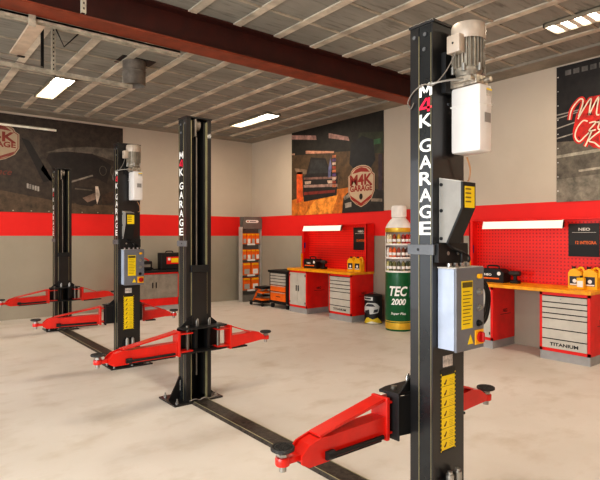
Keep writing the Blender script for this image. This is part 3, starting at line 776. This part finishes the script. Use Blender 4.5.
def workbench(yr, tag_, lc):
    yl = yr+1.95
    door_cabinet(yl-.315, .61, 'red cabinet with two grey doors under the left end of the %s worktop' % tag_)
    drawer_cabinet(yr+.325, .64, 'red cabinet with grey drawers marked TITANIUM under the %s worktop' % tag_)
    o = MB().box(-.635, -.005, -.99, .99, .888, .935, .006).build('worktop', WOOD, loc=(XR, (yr+yl)/2, 0))
    tag(o, 'orange yellow wooden worktop of the %s workbench' % tag_, 'worktop', 'workbench tops')
    t = thing('pegboard', 'red perforated tool panel with side wings behind the %s worktop' % tag_, 'pegboard', (XR, yr, .936), 'perforated tool panels')
    MB().box(-.035, -.012, 0, 1.95, .0, .925).build('back_board', PEG, t)
    MB().box(-.22, -.012, -.02, 0, 0, .93, .003).box(-.22, -.205, -.02, .04, 0, .93).build('side_wing', REDC, t)
    MB().box(-.22, -.012, 1.95, 1.97, 0, .93, .003).box(-.22, -.205, 1.91, 1.97, 0, .93).build('side_wing', REDC, t)
    MB().box(-.1, -.012, 0, 1.95, .915, .935, .003).build('top_rail', REDC, t)
    l = thing('work_lamp', 'bright white strip lamp mounted over the %s workbench' % tag_, 'lamp', (XR-.3, yr+lc, 1.782), 'workbench strip lamps')
    MB().prism([(-.03, -.05), (.0, .055), (.03, .06), (.03, .05), (.01, -.045)], 'y', -.6, .6).build('housing', REDC, l)
    MB().prism([(-.035, -.05), (-.032, -.052), (-.001, .052), (-.005, .056)], 'y', -.585, .585).build('diffuser', TUBE, l)
    MB().prism([(-.04, -.055), (.01, -.05), (.03, .062), (-.004, .062)], 'y', -.60, -.585).prism([(-.04, -.055), (.01, -.05), (.03, .062), (-.004, .062)], 'y', .585, .60).build('end_cap', CREAM, l)
    MB().box(.02, .28, -.4, -.385, .04, .055).box(.02, .28, .385, .4, .04, .055).build('bracket', REDC, l)
    # black information board
    b = thing('black_board', 'black printed board with NEO lettering hung on the %s tool panel' % tag_, 'board', (XR-.042, yr+.32, 1.345), 'black boards')
    MB().box(-.006, 0.006, -.2, .2, 0, .45, .002).build('panel', mat('board black', (34, 32, 28), .5), b)
    m = MB(); text(m, 'NEO', (-.0075, -.01, .37), LFT['right'], LFT['up'], .04, .15, .03); m.box(-.0078, -.0072, -.16, .15, .325, .330)
    m.build('lettering', mat('board white', (214, 208, 196), .5), b)
    m = MB(); text(m, '12 INTEGRA', (-.0075, -.03, .19), LFT['right'], LFT['up'], .045, .27, .02); m.build('orange_lettering', ORANGE, b)
    MB().box(-.0072, -.0062, -.19, .19, .0, .155).build('lower_field', BLACKM, b)
    # black toolbox
    c = thing('tool_case', 'black tool case with orange stripe on the %s worktop' % tag_, 'tool case', (XR-.27, yr+1.5, .935), 'black tool cases')
    MB().prism([(-.2, 0), (.22, 0), (.22, .16), (.19, .20), (-.13, .20), (-.2, .15)], 'x', -.1, .1).build('case_body', BLACKM, c)
    MB().tube([(0, -.07, .195), (0, -.06, .24), (0, .1, .24), (0, .11, .195)], .012, smooth=4).build('handle', BLACKM, c, smooth=True)
    MB().box(-.103, -.1, -.13, .18, .05, .072).build('stripe', ORANGE, c)
    m = MB(); text(m, 'NEO', (-.1015, .05, .115), LFT['right'], LFT['up'], .035, .12, .03); m.build('lettering', WHITE, c)
    MB().cyl((-.1, -.13, .135), (-.106, -.13, .135), .028).build('round_label', CREAM, c)
    # cordless driver next to the case
    g = thing('power_tool', 'small black power tool standing beside the tool case on the %s worktop' % tag_, 'power tool', (XR-.27, yr+1.17, .935), 'power tools')
    MB().box(-.05, .05, -.06, .06, 0, .045, .008).box(-.02, .02, -.02, .025, .04, .12, .006).build('battery_grip', BLACKM, g)
    MB().cyl((0, -.07, .145), (0, .07, .145), .036).cyl((0, .07, .145), (0, .1, .145), .02).build('motor_body', mat('tool dark grey', (52, 46, 44), .5), g, smooth=True)
    # hanging screwdrivers on the left wing
    for (dz, mm, nm, lab, ln) in ((.42, BLUE, 'screwdriver', 'blue handled screwdriver hanging on the left wing of the %s tool panel', .12), (.05, YELD, 'folding_ruler', 'thin yellow ruler leaning on the left wing of the %s tool panel', .3)):
        o = MB().box(-.02, .02, -.012, 0.0, 0, ln, .003).build(nm, mm, loc=(XR-.16 if dz > .3 else XR-.245, yl-.003 if dz > .3 else yl-.005, .936+dz if dz > .3 else .936))
        tag(o, lab % tag_, nm.replace('_', ' '), 'tools on the panel wings')
        if dz > .3: MB().box(-.005, .005, -.008, -.003, -.09, 0).build('shaft', CHROME, o)
    # jugs
    jl = [('left of the two', .31, 0), ('right of the two', .12, 0)]
    for nm, dy, _ in jl:
        j = thing('oil_jug', '%s yellow oil jugs on the %s worktop' % (nm, tag_), 'oil jug', (XR-.28, yr+dy+.0, .935), 'yellow oil jugs')
        MB().prism([(-.085, 0), (.085, 0), (.085, .2), (.06, .24), (.02, .262), (-.02, .25), (-.085, .21)], 'x', -.055, .055).build('bottle', YELD, j)
        MB().tube([(0, -.02, .25), (0, -.045, .272), (0, -.08, .265), (0, -.095, .22), (0, -.083, .15)], .014, smooth=4).build('handle', YELD, j, smooth=True)
        MB().cyl((0, .035, .25), (0, .035, .285), .024).build('cap', BLACKM, j, smooth=True)
        lb = MB().box(-.0572, -.055, -.06, .065, .04, .16).build('paper_label', mat('jug label', (44, 46, 56), .5), j)
        MB().cyl((-.0572, .0, .10), (-.0582, .0, .10), .026).box(-.0582, -.0572, -.055, .06, .045, .062).build('label_print', CREAM, lb)

workbench(7.03, 'far', 1.2)
workbench(2.80, 'near', 1.07)
# small canister in front of the near left jug
j = MB().box(-.035, .035, -.045, .045, 0, .15, .008).build('small_bottle', YELD, loc=(XR-.40, 3.0, .936), smooth=True)
tag(j, 'small yellow bottle with white label in front of the oil jugs on the near worktop', 'bottle')
MB().cyl((0, 0, .15), (0, 0, .175), .018).build('cap', BLACKM, j)
MB().box(-.037, -.035, -.035, .035, .03, .11).build('paper_label', CREAM, j)

# third workbench against the back wall
t = thing('workbench_cabinet', 'red framed cabinet with grey doors and black top against the back wall', 'cabinet', (4.52, 10.75, 0))
MB().box(-.58, .58, .012, .59, .11, .83).build('body', REDC, t)
MB().box(-.58, .58, -.003, .012, .11, .27).box(-.58, .58, -.003, .012, .795, .83).box(.545, .58, -.003, .012, .11, .83).box(-.58, -.545, -.003, .012, .11, .83).build('front_frame', REDC, t)
for x0, x1, hx in ((-.542, -.012, -.05), (-.008, .542, .03)):
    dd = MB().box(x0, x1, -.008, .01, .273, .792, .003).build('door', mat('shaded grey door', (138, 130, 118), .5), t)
    MB().box(hx, hx+.02, -.022, -.008, .5, .62, .003).build('handle', BLACKM, dd)
MB().box(-.57, .57, .01, .59, 0, .11).build('plinth', PLINTH, t)
MB().box(-.6, .6, -.03, .59, .83, .88, .004).build('top', BLACKM, t)
c = thing('tool_box', 'black tool case with red and yellow label on the black topped cabinet', 'tool case', (4.97, 10.98, .88))
MB().box(-.24, .24, -.1, .1, 0, .37, .015).build('case_body', BLACKM, c)
MB().box(-.11, .2, -.103, -.1, .12, .28).build('case_label', REDC, c)
m = MB().box(.0, .17, -.105, -.103, .15, .25); m.build('label_print', YEL, c)
MB().box(-.08, -.02, -.105, -.103, .2, .26).build('label_patch', CREAM, c)
MB().tube([(-.08, 0, .36), (-.07, 0, .40), (.07, 0, .40), (.08, 0, .36)], .012).build('handle', BLACKM, c)
c = thing('jump_starter', 'small black jump starter with red clamps on the black topped cabinet', 'jump starter', (4.38, 10.95, .88))
MB().box(-.17, .15, -.09, .09, 0, .20, .03).build('case_body', BLACKM, c, smooth=True)
MB().box(-.1, .1, -.094, -.09, .07, .13, .001).build('display', GREYRACK, c)
MB().tube([(-.14, -.02, .2), (-.1, 0, .26), (.02, 0, .25), (.1, 0, .2)], .014).box(-.15, -.02, -.03, .02, .21, .24, .004).build('clamp', REDC, c, smooth=True)
MB().tube([(.15, 0, .05), (.2, -.05, .015), (.27, -.02, .012)], .012).build('cable', BLACKM, c)

# ------------------------------------------------------------------ product display stand in the corner
t = thing('display_stand', 'tall grey metal display stand of hanging tool packs in the room corner', 'display stand', (7.11, 11.02, 0)); t.scale = (1.25, 1, 1)
MB().box(-.21, .21, -.03, 0, 0, 2.1).build('back_panel', GREYRACK, t)
MB().prism([(-.2, 1.8), (.235, 1.8), (.235, 2.05), (.2, 2.1), (-.165, 2.1), (-.2, 2.05)], 'y', -.16, -.13).build('header', GREYRACK, t)
m = MB(); n = []
for i in range(9): n.append((.115+.035*math.sin(PI*i/8), 1.985+.035*math.cos(PI*i/8)))
for i in range(9): n.append((-.115-.035*math.sin(PI*i/8), 1.985-.035*math.cos(PI*i/8)))
m.prism(n, 'y', -.163, -.16); m.build('header_plate', CREAM, t)
MB().box(-.125, -.085, -.165, -.163, 1.97, 2.0).build('emblem', mat('faded red', (196, 110, 96), .5), t)
MB().box(-.06, .09, -.165, -.163, 1.975, 1.995).build('header_marks', GREYRACK, t)
for sx in (-.235, .215): MB().box(sx, sx+.02, -.14, 0, 0, 1.85).build('side_panel', GREYL, t)
MB().box(-.215, .215, -.135, -.03, 0, .17).build('base_box', GREYRACK, t)
row = 0
for z, n_, hh, ww in ((1.505, 4, .27, .11), (1.115, 4, .26, .11), (.735, 2, .31, .22), (.365, 2, .31, .22)):
    MB().box(-.215, .215, -.13, -.03, z-.1, z-.0855).build('shelf', GREYRACK, t)
    MB().box(-.1, .08, -.138, -.13, z-.11, z-.065).build('price_rail', CREAM, t)
    for k in range(n_):
        pc = thing('tool_pack', 'orange tool pack on the %s shelf of the grey display stand' % ['topmost', 'second', 'third', 'lowest'][row], 'tool pack', (7.11+(-.19+.127*k if n_ == 4 else -.125+.25*k), 11.02-.078, z-.085), 'orange packs on the %s shelf' % ['topmost', 'second', 'third', 'lowest'][row])
        MB().box(-ww/2, ww/2, -.03, .03, 0, hh, .005).build('pack_card', ORANGE, pc)
        MB().box(-ww/3, ww/3, -.045, -.03, hh*.1, hh*.5, .004).build('tool_blister', CREAM if k % 2 else GREYL, pc)
        MB().box(-ww/2.2, ww/2.2, -.033, -.03, hh*.82, hh*.95).build('pack_header', YELD, pc)
    row += 1

# orange and black tool trolley
t = thing('tool_trolley', 'black and orange tool trolley on castors left of the far workbench', 'tool trolley', (7.1, 9.42, 0))
MB().box(-.24, .24, -.34, .34, .12, .80, .006).build('body', BLACKM, t)
MB().box(-.27, .25, -.37, .37, .80, .85, .01).build('top', BLACKM, t)
hs = [(.17, .2, ORANGE), (.385, .13, ORANGE), (.53, .055, GDOOR), (.60, .055, GDOOR), (.67, .05, GDOOR), (.735, .05, GDOOR)]
for z, h, mm in hs:
    dd = MB().box(-.258, -.24, -.28, .28, z, z+h, .003).build('drawer', mm, t)
    MB().box(-.266, -.258, -.27, .27, z+h-.022, z+h-.004, .002).build('lip_strip', GREYL, dd)
    if h > .19: MB().box(-.26, -.258, -.1, .06, z+.09, z+.105).build('emblem', BLACKM, dd)
for x in (-.19, .19):
    for y in (-.28, .28):
        cs = MB().cyl((x, y-.02, .05), (x, y+.02, .05), .05).build('castor', RUB, t, smooth=True)
        MB().box(x-.02, x+.02, y-.03, y+.03, .09, .12).build('castor_fork', CHROME, cs)
MB().box(-.2, .2, -.3, .3, .09, .12).build('underframe', BLACKM, t)

# orange creeper stool / trolley jack between stand and trolley
t = thing('mechanic_stool', 'low orange and black rolling frame on castors between display stand and tool trolley', 'rolling stool', (6.9, 10.12, 0))
MB().box(-.16, .2, -.24, .3, .07, .10, .006).build('base_frame', BLACKM, t)
m = MB(); m.tube([(-.1, .22, .1), (-.1, .1, .25), (-.1, .05, .32), (-.1, -.1, .40)], .022).tube([(.1, .22, .1), (.1, .1, .25), (.1, .05, .32), (.1, -.1, .40)], .022)
m.box(-.14, .14, -.22, .0, .30, .34, .006).box(-.14, .14, -.22, .1, .13, .17, .006).build('upright', ORANGE, t, smooth=True)
MB().box(-.16, .16, -.26, .08, .40, .45, .015).build('seat', BLACKM, t)
MB().box(-.12, .12, -.2, .02, .22, .25, .004).build('tray', BLACKM, t)
for x in (-.13, .17):
    for y in (-.2, .27):
        MB().cyl((x, y-.015, .035), (x, y+.015, .035), .035).build('castor', RUB, t, smooth=True)

# ------------------------------------------------------------------ bottle shaped oil display and pail
t = thing('bottle_display', 'tall green bottle shaped display stand marked TEC 2000 beside the far workbench', 'display stand', (6.98, 6.02, 0))
R_ = .232
MB().lathe([(0, 0), (R_*.97, 0), (R_, .01), (R_, .99), (R_-.01, 1.0), (0, 1.0)]).build('lower_body', GREEN, t, smooth=True)
MB().lathe([(R_, .03), (R_+.004, .032), (R_+.004, .14), (R_, .142)]).lathe([(R_, .155), (R_+.003, .157), (R_+.003, .17), (R_, .172)]).build('gold_band', GOLD, t, smooth=True)
# open front: back shell is a half ring
def shell(a0, a1, r0, r1, z0, z1, seg=26):
    pts = [(r1*math.cos(a0+(a1-a0)*i/seg), r1*math.sin(a0+(a1-a0)*i/seg)) for i in range(seg+1)] + [(r0*math.cos(a0+(a1-a0)*i/seg), r0*math.sin(a0+(a1-a0)*i/seg)) for i in range(seg, -1, -1)]
    return MB().prism(pts, 'z', z0, z1)
va = math.atan2(-6.02, -6.98)             # the opening looks to the middle of the bay
shell(va+1.45, va+2*PI-1.45, R_-.01, R_, 1.0, 1.70).build('back_shell', CREAM, t, smooth=True)
for z in (1.0, 1.235, 1.465):
    MB().lathe([(0, z), (R_, z), (R_, z+.03), (0, z+.03)]).build('shelf', CREAM, t, smooth=True)
MB().lathe([(0, 1.69), (R_, 1.69), (R_+.004, 1.70), (R_+.004, 1.76), (R_, 1.765), (0, 1.765)]).build('gold_collar', GOLD, t, smooth=True)
MB().lathe([(R_, 1.765), (R_*.9, 1.82), (R_*.72, 1.88), (.125, 1.93), (.12, 1.94), (0, 1.94)]).build('shoulder', CREAM, t, smooth=True)
m = MB().lathe([(0, 1.94), (.125, 1.945), (.125, 2.13), (.115, 2.15), (0, 2.15)])
for k in range(28):
    a = 2*PI*k/28; m.box(.125*math.cos(a)-.004, .125*math.cos(a)+.004, .125*math.sin(a)-.004, .125*math.sin(a)+.004, 1.96, 2.12)
m.build('cap', CREAM, t, smooth=True)
# curved lettering on the green body
def curved(mb, s, z, h, w_, shear=.0, off=.03):
    n0 = len(mb.bm.verts); text(mb, s, (0, 0, 0), (1, 0, 0), (0, 1, 0), h, w_, off, shear)
    mb.bm.verts.ensure_lookup_table()
    for v in list(mb.bm.verts)[n0:]:
        a = va - .03 + v.co.x/R_ ; zz = z+v.co.y
        v.co = ((R_+.011)*math.cos(a), (R_+.011)*math.sin(a), zz)
m = MB(); curved(m, 'TEC', .685, .17, .31, .25); curved(m, '2000', .505, .11, .25, .25); curved(m, 'Super Plus', .30, .055, .25, .2, .01)
m.build('lettering', WHITE, t)
cols = [[(236, 222, 190), (214, 196, 150), (150, 60, 20), (190, 150, 40), (150, 40, 30), (190, 40, 30), (170, 60, 50)],
        [(230, 220, 210), (220, 110, 60), (226, 100, 40), (150, 60, 40), (120, 60, 30), (60, 40, 40), (150, 130, 120)],
        [(200, 190, 130), (90, 96, 60), (110, 106, 60), (70, 74, 44), (120, 110, 60), (50, 60, 40), (80, 84, 50)]][::-1]
hx = ['bottom', 'middle', 'top']
for r_, z in enumerate((1.03, 1.265, 1.495)):
    for k in range(7):
        a = va-1.2+2.4*k/6; c_ = cols[r_][k]
        can = MB().lathe([(0, 0), (.03, 0), (.031, .006), (.031, .13), (.024, .145), (.014, .15), (.014, .165), (0, .165)], seg=16).build('oil_can', mat('can %d %d' % (r_, k), c_, .35), loc=(6.98+.19*math.cos(a), 6.02+.19*math.sin(a), z), smooth=True)
        tag(can, 'small oil can on the %s shelf of the bottle shaped display' % hx[r_], 'oil can', 'oil cans on the %s shelf of the bottle display' % hx[r_])
        MB().lathe([(.0315, .03), (.0322, .032), (.0322, .075), (.0315, .077)], seg=16).build('can_label', CREAM, can, smooth=True)

t = thing('oil_pail', 'black white and yellow printed pail on the floor right of the far workbench', 'pail', (7.12, 6.76, 0))
RP = .165
MB().lathe([(0, 0), (RP, 0), (RP, .50), (RP+.005, .50), (RP+.005, .515), (RP-.01, .53), (0, .53)]).build('pail_body', BLACKM, t, smooth=True)
vp = math.atan2(-6.76, -7.12)
m = MB()
def cpol(pts, c, k=.002):
    P = [(u*1.15-.01, .01+(v-.02)*1.12) for u, v in pts]
    # split along u so that it follows the curve
    us = sorted({u for u, v in P}); u0, u1 = us[0], us[-1]; n_ = 10
    def yr(u):
        ys = []
        for i in range(len(P)):
            a, b = P[i], P[(i+1) % len(P)]
            if (a[0]-u)*(b[0]-u) <= 0 and a[0] != b[0]: ys.append(a[1]+(b[1]-a[1])*(u-a[0])/(b[0]-a[0]))
        return (min(ys), max(ys)) if ys else (0, 0)
    for i in range(n_):
        ua, ub = u0+(u1-u0)*(i+.001)/n_, u0+(u1-u0)*(i+.999)/n_
        (a0, a1), (b0, b1) = yr(ua), yr(ub)
        def X(u, v): a = vp+u/RP; return ((RP+k)*math.cos(a), (RP+k)*math.sin(a), v)
        m.face([X(ua, a0), X(ub, b0), X(ub, b1), X(ua, a1)], c)
cpol([(-.2, .02), (-.1, .13), (.0, .09), (.08, .12), (.2, .02)], (226, 196, 50))
cpol([(-.12, .02), (-.02, .06), (.1, .03), (.16, .02)], (232, 224, 200), .003)
cpol([(-.18, .28), (-.1, .36), (.05, .36), (.12, .30), (.1, .2), (-.05, .17), (-.18, .2)], (204, 204, 200))
cpol([(-.14, .3), (-.08, .345), (.0, .34), (.04, .3)], (40, 42, 48), .003)
cpol([(-.16, .22), (-.06, .25), (-.05, .17), (-.14, .19)], (40, 42, 48), .003)
cpol([(.02, .25), (.09, .26), (.08, .21), (.01, .2)], (50, 52, 58), .003)
cpol([(-.19, .40), (.0, .40), (.0, .46), (-.19, .46)], (214, 212, 206))
cpol([(-.16, .415), (-.03, .415), (-.03, .445), (-.16, .445)], (60, 60, 60), .003)
m.build('printed_wrap', PRINTF, t, recalc=False)
MB().tube([(RP*math.cos(vp+1.5)*1.05, RP*math.sin(vp+1.5)*1.05, .49), (0, 0, .57), (RP*math.cos(vp-1.5)*1.05, RP*math.sin(vp-1.5)*1.05, .49)], .005).build('bail_handle', LIDG, t)

# ------------------------------------------------------------------ light
def area(name, loc, rot, sx, sy, e, col):
    la = bpy.data.lights.new(name, 'AREA'); la.shape = 'RECTANGLE'; la.size = sx; la.size_y = sy; la.energy = e; la.color = col
    o = bpy.data.objects.new(name, la); COL.objects.link(o); o.location = loc; o.rotation_euler = rot
    return o
area('door_daylight', (XL-.1, .7, 1.65), (0, -PI/2, 0), 3.2, 4.4, 400, (.90, .95, 1))
area('door_daylight', (XL-.1, 7.0, 1.65), (0, -PI/2, 0), 3.2, 4.6, 120, (.93, .96, 1))
wd = bpy.data.worlds.new('World'); bpy.context.scene.world = wd; wd.use_nodes = True
bg = wd.node_tree.nodes['Background']; bg.inputs[0].default_value = (.85, .9, 1, 1); bg.inputs[1].default_value = 1.0

# ------------------------------------------------------------------ camera
cam = bpy.data.cameras.new('camera'); co = bpy.data.objects.new('camera', cam); COL.objects.link(co)
co.location = (0, 0, 1.624); co.rotation_euler = (PI/2, 0, -math.radians(38.46))
cam.sensor_width = 36; cam.lens = 36*520/600; cam.shift_y = -4/600
bpy.context.scene.camera = co
sc = bpy.context.scene
sc.view_settings.view_transform = 'Standard'; sc.view_settings.look = 'Medium High Contrast'; sc.view_settings.exposure = 0
